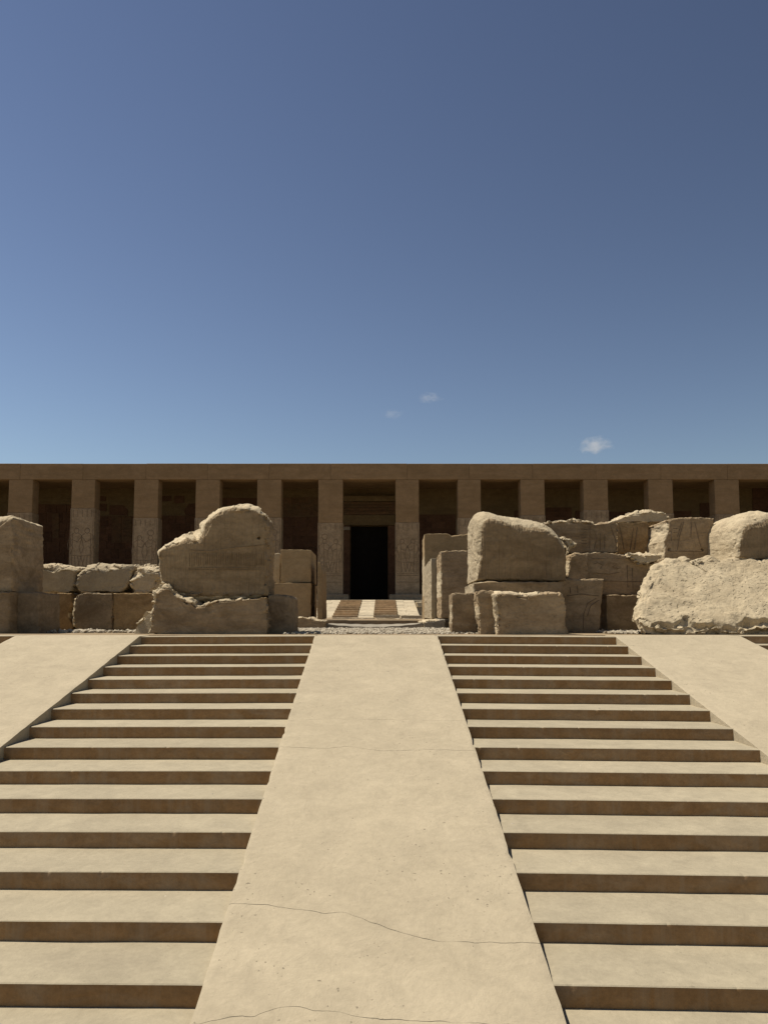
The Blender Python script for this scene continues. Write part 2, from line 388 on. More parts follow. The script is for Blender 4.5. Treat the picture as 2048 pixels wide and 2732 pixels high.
# ------------------------------------------------------------------ rough stones
def signed_volume(V, Fc):
    q = np.array([f for f in Fc if len(f) == 4]); c = V.mean(0); a, b, d, e = (V[q[:, i]] - c for i in range(4))
    return (np.cross(a, b) * d).sum() + (np.cross(a, d) * e).sum()
def lean_at(px, py, Y, lean, z0=1.5):       # where the line of sight meets a face leaning back by lean degrees from its foot
    if not lean: return at(px, py, Y)
    d = ray(px, py); tl = math.tan(R(lean)); t = (Y + (EYE - z0) * tl) / (d[1] - d[2] * tl)
    return np.array((d[0] * t, d[1] * t, EYE + d[2] * t))
def stone(name, z, pts, Y, depth, mat, label, cat='stone block', group=None, r=.04, n=240, nf=30, nr=12, ns=12, amp=.008, face_amp=.006,
          rough=.024, fac=.012, ff=11.0, freq=3.0, strata=1.0, lean=0.0, center=None, ky=1.0, seed=0, holes=(), parent=None, bite=None, worn='worn', taper=.03):
    """a block: outline of its front as seen, set at depth Y, with eroded arrises of local radius, sides and back"""
    P = np.array([lean_at(*zpt(z, p[0], p[1]), Y, lean)[[0, 2]] for p in pts])
    Rr = np.array([p[2] if len(p) > 2 else r for p in pts], dtype=float)
    Q = np.vstack([P, P[:1]]); RQ = np.append(Rr, Rr[0])
    seg = np.linalg.norm(np.diff(Q, axis=0), axis=1); cum = np.append(0, np.cumsum(seg))
    s = np.concatenate([np.linspace(cum[i], cum[i + 1], max(2, int(round(n * seg[i] / cum[-1]))), endpoint=False) for i in range(len(seg))])
    n = len(s)                                              # every corner of the outline stays a point of the mesh
    O = np.stack([np.interp(s, cum, Q[:, 0]), np.interp(s, cum, Q[:, 1])], 1); RR = np.interp(s, cum, RQ)
    for _ in range(2): RR = (np.roll(RR, 1) + RR + np.roll(RR, -1)) / 3
    sm = np.clip((RR - .05) / .05, 0, 1)[:, None]
    for _ in range(3): O = O * (1 - sm) + sm * (.25 * np.roll(O, 1, 0) + .5 * O + .25 * np.roll(O, -1, 0))
    if center is None: c = np.array(((O[:, 0].min() + O[:, 0].max()) / 2, (O[:, 1].min() + O[:, 1].max()) / 2))
    else: c = lean_at(*zpt(z, *center), Y, lean)[[0, 2]]
    dv = O - c; dl = np.linalg.norm(dv, axis=1); uv = dv / dl[:, None]
    RR = np.minimum(RR, dl * .85)
    E = O - uv * RR[:, None]
    rows = []; wts = []
    for t in np.linspace(0, 1, nf + 1)[1:]:
        rows.append(np.stack([c[0] + (E[:, 0] - c[0]) * t, np.zeros(n), c[1] + (E[:, 1] - c[1]) * t], 1))
        wts.append(np.full(n, 0.0 if t < .97 else .35))
    for k in range(1, nr + 1):
        ph = k / nr * math.pi / 2
        q = O - uv * (RR * (1 - math.sin(ph)))[:, None]
        rows.append(np.stack([q[:, 0], RR * ky * (1 - math.cos(ph)), q[:, 1]], 1)); wts.append(np.ones(n))
    for k in range(1, ns + 1):
        t = k / ns; sh = 1 - taper * t
        y = RR * ky + (np.maximum(depth, RR * ky + .02) - RR * ky) * t
        rows.append(np.stack([c[0] + dv[:, 0] * sh, y, c[1] + dv[:, 1] * sh], 1)); wts.append(np.ones(n))
    V = np.concatenate([[(c[0], 0, c[1])]] + rows + [[(c[0], depth, c[1])]])
    W = np.concatenate([[0]] + wts + [[1]])
    V[:, 1] += Y
    if lean: V[:, 1] += (V[:, 2] - 1.5) * math.tan(R(lean))
    tot = len(rows)
    Fc = [[0, 1 + (i + 1) % n, 1 + i] for i in range(n)]
    Fc += grid_faces(tot, n, 1, True).tolist()
    last = 1 + (tot - 1) * n; e = len(V) - 1
    Fc += [[last + i, last + (i + 1) % n, e] for i in range(n)]
    me = bpy.data.meshes.new('tmp'); me.from_pydata(V.tolist(), [], Fc); me.update()
    if signed_volume(V, Fc) < 0:
        Fc = [f[::-1] for f in Fc]; me.flip_normals()
    nn = np.empty(len(V) * 3, dtype=np.float32); me.vertex_normals.foreach_get('vector', nn); nn = nn.reshape(-1, 3)
    bpy.data.meshes.remove(me)
    off = np.array((seed * 3.17, seed * 1.93, seed * 2.71))
    q = V * (1, 1, strata) + off
    d = amp * W * 1.6 * fbm(q * freq, 5, .55) + face_amp * (1 - W) * fbm(q * freq * .8, 4)
    d -= rough * W * np.clip(fbm(q * freq * 2.3 + 9, 4, .6) + .05, 0, 1)
    if fac: d += fac * np.maximum(W, .0) * facet(q * ff) * .6
    if bite:
        wz = np.clip((bite[0] + .17 * perlin(V * 3.4 + 3) + .05 * perlin(V * 9) - V[:, 2]) / .035, 0, 1)
        d += wz * (.55 * bite[1] * facet(V * 4.5 + 31) - bite[1])
    rg = (np.arange(len(V)) - 1) // n; pm = rg < 4            # keep the middle of the face calm
    pm[0] = True; pm[-1] = False; dm = d[pm].mean()
    bl_ = np.clip((rg - 2) / (nf * .35), 0, 1); bl_[0] = 0; bl_[-1] = 1
    d = dm * (1 - bl_) + d * bl_
    for hx, hy, hr, hd in holes:
        hp = at(*zpt(z, hx, hy), Y); rr = np.linalg.norm(V[:, [0, 2]] - hp[[0, 2]], axis=1)
        m = (V[:, 1] < Y + .1) & (rr < hr); d[m] -= hd
    V = V + nn * d[:, None]
    nq = nf * n; mi = np.zeros(len(Fc), dtype=int)            # paler broken stone beyond the dressed face, sunlight partly put into its colour
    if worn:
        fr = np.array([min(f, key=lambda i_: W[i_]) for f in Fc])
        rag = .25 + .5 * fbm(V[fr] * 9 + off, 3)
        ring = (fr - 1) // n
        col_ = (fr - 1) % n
        free = (RR[col_] > .056) | (uv[col_, 0] < -.80)     # only where the edge is broken away, and on left ends, painted lighter as the sun side
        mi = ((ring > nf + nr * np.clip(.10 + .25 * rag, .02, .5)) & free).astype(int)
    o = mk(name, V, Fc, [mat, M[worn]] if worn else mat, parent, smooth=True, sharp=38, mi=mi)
    if parent is None: tag(o, label, cat, group)
    return o
GB = 'fallen blocks of the ruined gateway'
m = M
# far left stack
stone('stone_block', ZL, [(-500, 60, .06), (-200, 75, .14), (-60, 80, .22), (60, 66, .20), (150, 80, .10), (186, 110, .04), (192, 220, .02), (186, 250, .02), (192, 300, .02), (192, 650), (188, 900), (180, 1206), (-500, 1206)], 11.6, 1.08, m['limestone'],
      'tall weathered block at the left edge with a broken lit top', group=GB, r=.025, seed=1, rough=.03, fac=.02, center=(-160, 700))
stone('stone_block', ZL, [(-500, 1212), (60, 1210), (150, 1212), (152, 1500), (148, 1850), (-500, 1850)], 11.5, 1.1, m['limestone'],
      'brown base block at the very left edge, under the tall block', group=GB, r=.03, seed=2)
stone('stone_block', ZL, [(246, 1216), (380, 1212), (560, 1214), (580, 1240, .05), (584, 1500), (578, 1850), (246, 1850)], 11.75, .75, m['grey_stone'],
      'dark squared base block next to a narrow ochre slab on the left', group=GB, r=.04, seed=3, rough=.02)
stone('stone_block', Z1, [(362, 906), (420, 905), (452, 908), (455, 985, .05), (436, 1060, .06), (462, 1120), (455, 1165), (362, 1165)], 13.2, .9, m['orange_stone'],
      'narrow ochre slab between the dark left base block and a grey block', group=GB, r=.015, seed=4)
stone('stone_block', Z1, [(470, 935, .06), (500, 908, .02), (600, 906), (708, 907), (711, 1040), (708, 1166), (500, 1166, .03), (460, 1110, .06), (448, 1040, .08)], 12.9, 1.0, m['grey_stone'],
      'grey broken-cornered block in the low wall left of the large domed block', group=GB, r=.02, seed=5, fac=.03)
stone('stone_block', Z1, [(715, 907), (850, 906), (962, 907), (962, 1166), (715, 1166)], 12.95, 1.0, m['orange_stone'],
      'ochre brown block in the low wall, touching the shard of the domed block', group=GB, r=.012, seed=6, worn=None)
stone('boulder', Z1, [(180, 725, .18), (300, 712, .17), (400, 722, .17), (485, 735, .16), (497, 770, .06), (478, 840, .05), (455, 897, .02), (300, 900, .02), (180, 900, .02)], 13.3, .8, m['pale_rock'],
      'rough boulder beside the tall left block, leftmost of the row on the low wall', 'boulder', GB, amp=.02, rough=.03, fac=.045, ff=5, strata=2.2, seed=7)
stone('boulder', Z1, [(476, 850, .05), (484, 790, .08), (520, 735, .19), (600, 718, .19), (720, 720, .18), (835, 722, .17), (846, 760, .07), (820, 820, .05), (800, 870, .05), (770, 899, .02), (560, 899, .02), (490, 893, .03)], 13.25, .9, m['pale_rock'],
      'longest rough boulder in the middle of the row on the low wall', 'boulder', GB, amp=.02, rough=.03, fac=.045, ff=5, strata=2.0, seed=8)
stone('boulder', Z1, [(806, 850, .08), (825, 790, .2), (850, 728, .22), (930, 725, .2), (985, 735, .16), (1010, 800, .08), (990, 880, .05), (940, 903, .03), (850, 903, .03)], 13.2, .8, m['pale_rock'],
      'jagged sunlit boulder on the low wall next to the domed block', 'boulder', GB, amp=.025, rough=.035, fac=.08, ff=5, strata=1.6, seed=9)
# large domed block and its base
stone('stone_block', ZB, [(334, 560, .05), (352, 500, .14), (430, 405, .28), (540, 347, .34), (620, 337, .34), (690, 292, .30), (700, 242, .32), (780, 162, .32), (880, 107, .24), (950, 87, .18), (1080, 80, .15), (1210, 88, .14),
      (1310, 122, .09), (1380, 180, .06), (1402, 260, .03), (1405, 600, .02), (1405, 985, .04), (1280, 1030, .10), (700, 1070, .16), (500, 1000, .10), (400, 885, .06), (352, 850, .05), (340, 720, .03)], 11.25, .95, m['chiselled'],
      'large dome-topped block left of the doorway with chisel marks and a small hole', group=GB, r=.03, n=420, nf=64, nr=22, ns=16, amp=.02, rough=.04, fac=.045, ff=6, seed=10, center=(880, 600), ky=1.9, holes=[(1328, 425, .02, .06)])
stone('stone_block', ZB, [(240, 1365), (246, 1250, .05), (262, 1080, .08), (285, 950, .10), (330, 892, .12), (400, 876, .12), (455, 940, .12), (560, 990, .14), (660, 1010, .12), (720, 1068, .07), (830, 1072, .06), (950, 1022, .08), (1100, 1022, .08),
      (1280, 1016, .05), (1405, 1010, .02), (1410, 1100, .01), (1410, 1380, .01), (600, 1385, .01)], 11.0, 1.25, m['limestone'],
      'broad broken base block carrying the dome-topped block', group=GB, r=.03, n=380, nf=40, nr=18, amp=.02, face_amp=.02, rough=.05, fac=.06, ff=6, strata=2.0, seed=11, center=(700, 1220))
stone('stone_shard', ZB, [(108, 1330, .02), (118, 1282, .04), (180, 1205, .06), (238, 1150, .06), (300, 1120, .06), (318, 1180, .05), (312, 1375, .01), (108, 1375, .01)], 11.35, .5, m['pale_rock'],
      'pale pointed shard leaning at the left foot of the broken base block', 'stone shard', amp=.03, rough=.05, fac=.09, ff=8, seed=12, lean=12)
stone('stone_block', ZB, [(1416, 985), (1500, 975), (1620, 985, .03), (1640, 1010, .05), (1648, 1200, .04), (1644, 1380, .02), (1416, 1380)], 11.3, 1.0, m['grey_stone'],
      'dark squared block at the right foot of the dome-topped block', group=GB, r=.02, seed=13)
# left jamb of the gate, farther back
stone('stone_slab', Z2, [(880, 660, .03), (925, 655, .02), (943, 658), (940, 840), (880, 840)], 20.6, .5, m['pale_rock'],
      'thin pale slab end peeping out between the domed block and the upright panel', 'stone slab', r=.02, n=120, nf=12, seed=14)
stone('stone_block', Z2, [(946, 631), (1050, 630), (1136, 633), (1136, 838), (946, 838)], 20.0, 1.7, m['jamb'],
      'smooth upright ochre block on top of the left gate jamb', group=GB, r=.012, n=160, nf=14, amp=.006, rough=.012, seed=15, worn=None)
stone('stone_block', Z2, [(860, 842), (1000, 840), (1138, 841), (1136, 1075), (860, 1075)], 19.9, 1.9, m['jamb'],
      'ochre lower block of the left gate jamb behind the dark squared block', group=GB, r=.015, n=160, nf=14, seed=16, worn=None)
stone('stone_slab', Z2, [(1178, 711), (1192, 712), (1204, 760), (1207, 1072), (1176, 1072)], 19.6, 1.6, m['jamb'],
      'tall thin ochre slab end standing just left of the slab ramp', 'stone slab', r=.012, n=140, nf=12, rough=.015, seed=17, worn=None)
# right jamb of the gate
stone('stone_block', Z4, [(105, 743), (310, 742), (345, 760, .05), (480, 745, .03), (560, 745), (560, 1500), (105, 1500)], 22.2, 1.7, m['jamb'],
      'farthest smooth ochre block of the right gate jamb, rising above its neighbours', group=GB, r=.015, n=200, nf=16, amp=.01, rough=.02, seed=18)
stone('stone_slab', Z4, [(166, 956), (206, 956), (208, 1492), (168, 1495)], 18.6, 3.4, m['pale_rock'],
      'tall narrow slab with a sunlit rough left side, right of the slab ramp', 'stone slab', r=.015, n=160, nf=12, ns=26, amp=.012, rough=.03, seed=19)
stone('stone_block', Z4, [(247, 900, .05), (300, 892, .02), (420, 889), (560, 890), (560, 1492), (250, 1492), (248, 1050, .05)], 16.9, 1.45, m['limestone'],
      'tall block of the right gate jamb with a chipped sunlit left edge', group=GB, r=.03, n=220, nf=18, rough=.05, seed=20)
# right big group
stone('stone_block', Z4, [(556, 1158, .05), (558, 960, .12), (558, 760, .12), (555, 660, .18), (560, 580, .24), (590, 524, .30), (640, 504, .34), (720, 512, .34), (800, 534, .33), (950, 556, .31), (1090, 580, .30), (1200, 612, .28), (1270, 670, .22), (1320, 762, .12), (1358, 870, .07), (1368, 960, .04), (1362, 1160, .02)], 11.9, 1.35, m['chiselled'],
      'large round-shouldered block with a broad sunlit top, right of the doorway', group=GB, r=.03, n=360, nf=52, nr=24, ns=22, amp=.012, rough=.022, fac=.012, ff=9, seed=21, center=(950, 900), ky=2.3)
stone('stone_block', Z4, [(536, 1176, .04), (640, 1164, .04), (760, 1164, .02), (1000, 1166), (1336, 1166), (1336, 1650), (540, 1650), (536, 1300, .04)], 11.82, 1.4, m['limestone'],
      'long course block under the round-shouldered block, behind three low blocks', group=GB, r=.02, n=220, nf=20, seed=22)
stone('stone_block', Z4, [(346, 1272, .03), (380, 1264, .02), (470, 1268), (538, 1258), (560, 1400), (580, 1655), (344, 1655)], 11.3, .5, m['limestone'],
      'squared low block with a sunlit left side, nearest the central ramp on the right', group=GB, r=.025, seed=23)
stone('stone_block', Z4, [(560, 1260, .05), (620, 1243, .03), (720, 1245), (740, 1450), (745, 1655), (598, 1655, .03), (575, 1450, .05)], 10.95, .8, m['limestone'],
      'narrow wedge of rough stone squeezed between two low blocks', group=GB, r=.03, amp=.02, rough=.05, seed=24)
stone('stone_block', Z4, [(706, 1280, .08), (760, 1247, .10), (860, 1250, .10), (1000, 1266, .09), (1150, 1259, .05), (1310, 1262, .05), (1345, 1300, .05), (1358, 1480, .02), (1368, 1660, .01), (742, 1660, .02), (738, 1550, .06), (722, 1400, .09)], 10.75, 1.0, m['limestone'],
      'broad low block with a worn sunlit top, in front of the round-shouldered block', group=GB, r=.03, n=300, nf=36, nr=16, amp=.018, rough=.045, fac=.03, ff=9, seed=25)
stone('stone_block', Z5, [(-40, 1040), (200, 1038), (336, 1040), (318, 1200, .03), (305, 1350, .03), (292, 1515), (-40, 1515)], 12.1, 1.2, m['limestone'],
      'dark carved block with a curved right edge, right of the broad low block', group=GB, r=.03, seed=26)
stone('stone_block', ZR, [(400, 752), (520, 750), (720, 751), (720, 1050), (400, 1050)], 12.6, 1.1, m['limestone'],
      'low dark block standing on gravel, left of the huge pale boulder', group=GB, r=.015, seed=27, face_amp=.015)
stone('stone_block', ZR, [(240, 424), (400, 416), (480, 430, .03), (560, 440, .06), (640, 500, .06), (690, 512, .04), (780, 500, .03), (860, 490), (860, 752), (240, 752)], 13.0, 1.2, m['limestone'],
      'long carved course block behind the huge pale boulder', group=GB, r=.02, n=280, nf=26, seed=28, face_amp=.02)
stone('stone_block', ZR, [(112, 440, .04), (160, 420, .04), (244, 426, .02), (252, 520), (258, 640), (90, 640)], 12.7, .9, m['limestone'],
      'small tapering patch block between the round-shouldered block and the long carved course', group=GB, r=.02, seed=29)
stone('stone_block', ZR, [(-110, 200, .06), (0, 172, .06), (100, 168, .06), (190, 157, .07), (270, 172, .07), (330, 190, .06), (410, 186, .04), (480, 186, .02), (488, 240), (488, 424), (-110, 430)], 13.1, 1.2, m['limestone'],
      'carved wall block topped with sunlit rubble, just behind the round-shouldered block', group=GB, r=.02, n=300, nf=30, nr=14, amp=.03, rough=.05, fac=.08, ff=7, strata=2.5, seed=30, face_amp=.012)
stone('stone_block', ZR, [(480, 184), (600, 182), (722, 180), (735, 424), (480, 428)], 13.88, 1.2, m['orange_stone'],
      'ochre recessed block framed by carved blocks, under the boulder on the ruin', group=GB, r=.015, n=180, nf=20, seed=31, worn=None)
stone('stone_block', ZR, [(868, 170, .05), (900, 152, .03), (1020, 142, .03), (1240, 150, .03), (1250, 300), (1250, 500), (845, 500), (848, 420, .03), (842, 330, .05), (872, 240, .06)], 13.0, .95, m['limestone'],
      'carved block with two dark sockets and a sunlit left side', group=GB, r=.02, n=260, nf=30, amp=.015, rough=.05, seed=32, holes=[(888, 395, .02, .05), (1145, 397, .02, .05)])
stone('boulder', ZR, [(410, 190, .05), (470, 165, .10), (560, 120, .16), (640, 95, .18), (720, 85, .18), (800, 90, .16), (870, 112, .10), (905, 150, .06), (860, 182, .02), (620, 186, .02)], 14.05, .9, m['pale_rock'],
      'low sunlit boulder lying on top of the ruin behind the huge pale boulder', 'boulder', amp=.03, rough=.04, fac=.05, seed=33)
stone('stone_block', ZR, [(1404, 470, .10), (1400, 330, .14), (1406, 220, .20), (1440, 150, .26), (1520, 95, .30), (1600, 74, .30), (1660, 70, .28), (1900, 130, .15), (1980, 300, .05), (1980, 480, .05), (1500, 480, .05)], 11.95, 1.25, m['chiselled'],
      'rounded chisel-scored block at the right edge, behind the huge pale boulder', group=GB, r=.1, n=340, nf=40, nr=30, ns=16, amp=.012, rough=.025, seed=34, center=(1680, 330), ky=1.6)
stone('rubble_stone', ZR, [(560, 440, .05), (600, 425, .10), (700, 420, .10), (790, 428, .09), (842, 432, .06), (840, 470, .05), (790, 500, .05), (720, 515, .05), (650, 518, .05), (600, 470, .05)], 12.85, .7, m['pale_rock'],
      'flat sunlit broken stone on the ledge below the ochre recessed block', 'rubble', amp=.03, rough=.05, fac=.09, ff=9, strata=2, seed=35, n=160, nf=12)
stone('rubble_stone', ZR, [(62, 300, .05), (90, 300, .06), (130, 330, .07), (175, 350, .06), (160, 380, .05), (110, 400, .05), (100, 440, .04), (82, 420, .05), (78, 360, .05)], 12.3, .35, m['pale_rock'],
      'small jagged sunlit stone lodged beside the shoulder of the round-shouldered block', 'rubble', amp=.03, rough=.05, fac=.09, ff=10, seed=36, n=120, nf=10)
stone('boulder', ZR, [(612, 965, .12), (640, 850, .10), (662, 750, .10), (700, 680, .10), (730, 600, .10), (770, 520, .12), (840, 478, .12), (940, 460, .10), (1025, 456, .06), (1042, 486, .05), (1078, 490, .05), (1100, 465, .08), (1170, 447, .10), (1290, 457, .10), (1420, 442, .10),
      (1530, 437, .10), (1580, 456, .08), (1615, 490, .06), (1660, 465, .08), (1900, 380, .12), (2100, 480, .15), (2200, 800, .2), (2150, 1075, .16), (1700, 1085, .16), (1200, 1085, .16), (900, 1072, .14), (750, 1048, .12), (660, 1016, .10), (615, 990, .10)], 10.55, 1.0, m['boulder'],
      'huge pale pitted boulder leaning at the right edge above the side ramp', 'boulder', r=.1, n=460, nf=80, nr=18, amp=.05, face_amp=.05, rough=.03, fac=.03, ff=4.5, freq=2.6, worn='boulder', lean=50, taper=.32, bite=(1.69, .10), seed=37)

# carved lines on the faces of some blocks, each a part of its block
def carve(label_start, z, lines, Y, w=.0055, up=.011, mat='groove'):
    ob = [o for o in C.objects if o.get('label', '').startswith(label_start)][0]
    V, Fc = [], []
    for pts in lines:
        q = np.array([at(*zpt(z, *p), Y)[[0, 2]] for p in pts])
        t = np.linspace(0, len(q) - 1, 6 * (len(q) - 1) + 1)
        q = np.stack([np.interp(t, np.arange(len(q)), q[:, i]) for i in (0, 1)], 1)
        stroke(V, Fc, q, 0, Y, w, up)
    mk('relief_print', V, Fc, m[mat], ob)
def stroke(V, Fc, pts, x, y, w, up=.018):
    """a carved line: a low ridge of three-sided section along a polyline in the x-z plane, proud of the face at y"""
    pts = np.array(pts, dtype=float); n = len(pts)
    d = np.gradient(pts, axis=0); d /= np.maximum(np.linalg.norm(d, axis=1), 1e-6)[:, None]
    nrm = np.stack([-d[:, 1], d[:, 0]], 1)
    b = len(V)
    for p, q in zip(pts, nrm):
        V.append((x + p[0] - q[0] * w, y + .002, p[1] - q[1] * w)); V.append((x + p[0], y - up, p[1])); V.append((x + p[0] + q[0] * w, y + .002, p[1] + q[1] * w))
    for i in range(n - 1):
        a = b + i * 3
        Fc.append([a, a + 1, a + 4, a + 3]); Fc.append([a + 1, a + 2, a + 5, a + 4])
carve('large dome-topped', ZB, [[(650, 545), (850, 555), (1080, 520), (1390, 492)], [(640, 722), (900, 716), (1390, 724)], [(640, 738), (1000, 735), (1385, 742)]], 11.25, .006, .010, 'limestone')
rr = random.Random(5)
carve('large dome-topped', ZB, [[(x, 575 + rr.uniform(-8, 8)), (x + rr.uniform(-3, 3), 700 + rr.uniform(-15, 10))] for x in range(650, 1390, 22)], 11.25, .004, .008, 'chiselled')
carve('carved wall block', ZR, [[(300, 250), (325, 300), (300, 405)], [(350, 270), (350, 400)], [(385, 280), (385, 400)], [(200, 240), (250, 242)], [(200, 262), (250, 260)], [(205, 284), (245, 284)], [(205, 306), (245, 304)], [(205, 328), (245, 328)], [(205, 350), (245, 352)], [(270, 215), (268, 405)], [(430, 215), (470, 320), (480, 400)]], 13.1)
carve('ochre recessed block', ZR, [[(500, 215), (530, 350), (535, 395)], [(610, 230), (585, 400)], [(640, 225), (615, 400)], [(520, 210), (560, 230)]], 13.88)
carve('carved block with two dark', ZR, [[(1000, 180), (965, 300), (950, 400)], [(985, 185), (950, 300)], [(1085, 180), (1120, 330), (1135, 380)], [(900, 200), (905, 330)], [(920, 235), (950, 235)], [(920, 265), (950, 262)], [(880, 410), (1150, 412)], [(1060, 180), (1055, 300)]], 13.0)
carve('long carved course', ZR, [[(290, 470), (560, 468)], [(300, 510), (330, 500), (370, 520), (350, 545), (400, 560)], [(430, 500), (480, 510), (440, 535), (500, 545)], [(300, 580), (420, 590), (500, 575)], [(560, 520), (565, 690)], [(600, 540), (605, 700)], [(270, 640), (700, 650)]], 13.0)
carve('dark carved block with a curved', Z5, [[(30, 1180), (150, 1165), (290, 1180)], [(270, 1200), (200, 1240), (170, 1320), (165, 1450)], [(290, 1215), (225, 1260), (200, 1340)], [(60, 1110), (64, 1160)], [(120, 1100), (122, 1155)]], 12.1)

# ------------------------------------------------------------------ threshold between the gate jambs
stone('rock', ZC, [(152, 292, .05), (200, 285, .05), (280, 290, .06), (330, 300, .06), (425, 320, .06), (424, 400, .02), (152, 400, .02)], 16.2, .7, m['limestone'],
      'low flat rock at the gravel edge, left of the dished cement slab', 'rock', amp=.03, rough=.04, fac=.05, seed=40, n=160, nf=12)
stone('rock', ZC, [(1290, 330, .04), (1330, 316, .06), (1400, 308, .06), (1486, 302, .05), (1490, 400, .02), (1296, 400, .02)], 16.3, 3.2, m['cement'],
      'grey worn rock at the foot of the right gate jamb', 'rock', amp=.02, rough=.03, fac=.03, seed=41, n=160, nf=12)
# dished slab
nu, nv = 48, 14
SY = 16.5
x0, x1 = at(*zpt(ZC, 430, 385), SY)[0], at(*zpt(ZC, 1292, 385), SY)[0]
zt, zb = at(*zpt(ZC, 430, 338), SY)[2], 1.44
V = []
for j in range(nv + 1):
    for i in range(nu + 1):
        uu = i / nu; vv = j / nv
        dish = .085 * math.sin(math.pi * min(1, .04 + uu * .98)) ** .7
        V.append((x0 + (x1 - x0) * uu, SY + vv * 2.3, zt - dish * (1 - .62 * vv) - .015 * vv + .004 * math.sin(uu * 40 + vv * 3)))
Fc = grid_faces(nv + 1, nu + 1).tolist(); b0 = len(V)
V += [(x0 + (x1 - x0) * i / nu, SY - .01, zb) for i in range(nu + 1)]
Fc += [[i, b0 + i, b0 + i + 1, i + 1] for i in range(nu)]
b1 = len(V); V += [(x0, SY + 2.3, zb), (x1, SY + 2.3, zb)]
Fc += [[0, b0] + [b1] + [nv * (nu + 1)], [b0 + nu, nu, nv * (nu + 1) + nu, b1 + 1]]
tag(mk('threshold_slab', V, Fc, m['cement'], smooth=True, sharp=30), 'long grey dished slab across the gateway between two low rocks', 'slab')
for i, (xa_, xb_, ya_, yb_, Yd, lab) in enumerate([
    (860, 1085, 268, 292, 30, 'flat pale broken slab at the foot of the right brown steps'), (1090, 1285, 272, 300, 28, 'flat pale broken slab at the foot of the right pale ramp'),
    (480, 640, 292, 302, 27, 'thin pale slab edge at the foot of the left brown steps'), (640, 860, 296, 308, 25, 'long thin pale slab below the middle pale ramp'), (880, 1240, 300, 314, 23, 'long pale slab lying just above the dished grey slab')]):
    stone('paving_slab', ZC, [(xa_, ya_), ((xa_ + xb_) / 2, ya_ - 1), (xb_, ya_ + 1), (xb_ - 4, yb_), (xa_ + 5, yb_)], Yd, 1.6, m['white_slab'], lab, 'paving slab', r=.02, n=100, nf=5, nr=5, ns=6, rough=.03, amp=.01, seed=50 + i)

# ------------------------------------------------------------------ temple
FY = 45.0
temple = empty('temple_portico', (0, FY, at(1024, 1601, FY)[2]))
tag(temple, 'long flat-roofed stone temple front with a row of square pillars and a dark doorway', 'temple')
ZTOP = at(1024, 1237, FY)[2]; ZLIN = at(1024, 1279, FY)[2]; ZPL = at(1024, 1586, FY)[2]; ZFL = at(1024, 1601, FY)[2]
PIL = [(-312, -248), (-145, -81), (23, 87), (191, 253), (358, 422), (522, 586), (686, 750), (849, 914), (1055, 1117), (1221, 1282), (1388, 1452), (1556, 1621), (1729, 1794), (1906, 1971), (2083, 2148), (2260, 2325)]
SEAM = [1370, 1370, 1368, 1356, 1382, 1382, 1381, 1395, 1394, 1382, 1375, 1361, 1370, 1372, 1370, 1370]
PD = .85; BACK = FY + PD + 2.9
wx = lambda px, Y=FY: (px - PPX) / F_PX * (Y * math.cos(PITCH) + (5 - EYE) * math.sin(PITCH)) / 1.0
def stroke(V, Fc, pts, x, y, w, up=.018):
    """a carved line: a low ridge of three-sided section along a polyline in the x-z plane, proud of the face at y"""
    pts = np.array(pts, dtype=float); n = len(pts)
    d = np.gradient(pts, axis=0); d /= np.maximum(np.linalg.norm(d, axis=1), 1e-6)[:, None]
    nrm = np.stack([-d[:, 1], d[:, 0]], 1)
    b = len(V)
    for p, q in zip(pts, nrm):
        V.append((x + p[0] - q[0] * w, y + .002, p[1] - q[1] * w)); V.append((x + p[0], y - up, p[1])); V.append((x + p[0] + q[0] * w, y + .002, p[1] + q[1] * w))
    for i in range(n - 1):
        a = b + i * 3
        Fc.append([a, a + 1, a + 4, a + 3]); Fc.append([a + 1, a + 2, a + 5, a + 4])
def arc(cx, cz, rx, rz, a0=0, a1=360, n=14): return [(cx + rx * math.cos(R(a0 + (a1 - a0) * i / n)), cz + rz * math.sin(R(a0 + (a1 - a0) * i / n))) for i in range(n + 1)]
def figure(s, h, cx, z0, disc=True):
    """outline of a plain standing figure, height h, facing s"""
    f = lambda x, z: (cx + s * x * h, z0 + z * h)
    L = [arc(cx + s * .0 * h, z0 + .86 * h, .055 * h, .06 * h), [f(-.05, .80), f(-.15, .74), f(-.12, .55), f(-.07, .48), f(-.13, .30), f(.13, .28), f(.07, .48), f(.10, .60), f(.13, .74), f(.05, .80)],
         [f(-.09, .30), f(-.10, .02), f(.0, .02), f(-.02, .28)], [f(.04, .28), f(.10, .02), f(.20, .02), f(.11, .28)],
         [f(.13, .72), f(.22, .60), f(.33, .66)], [f(-.15, .72), f(-.19, .55), f(-.17, .42)], [f(.33, .0), f(.33, .80)]]
    if disc: L.append(arc(cx + s * .0 * h, z0 + .99 * h, .08 * h, .075 * h))
    return L
rnd = random.Random(4)
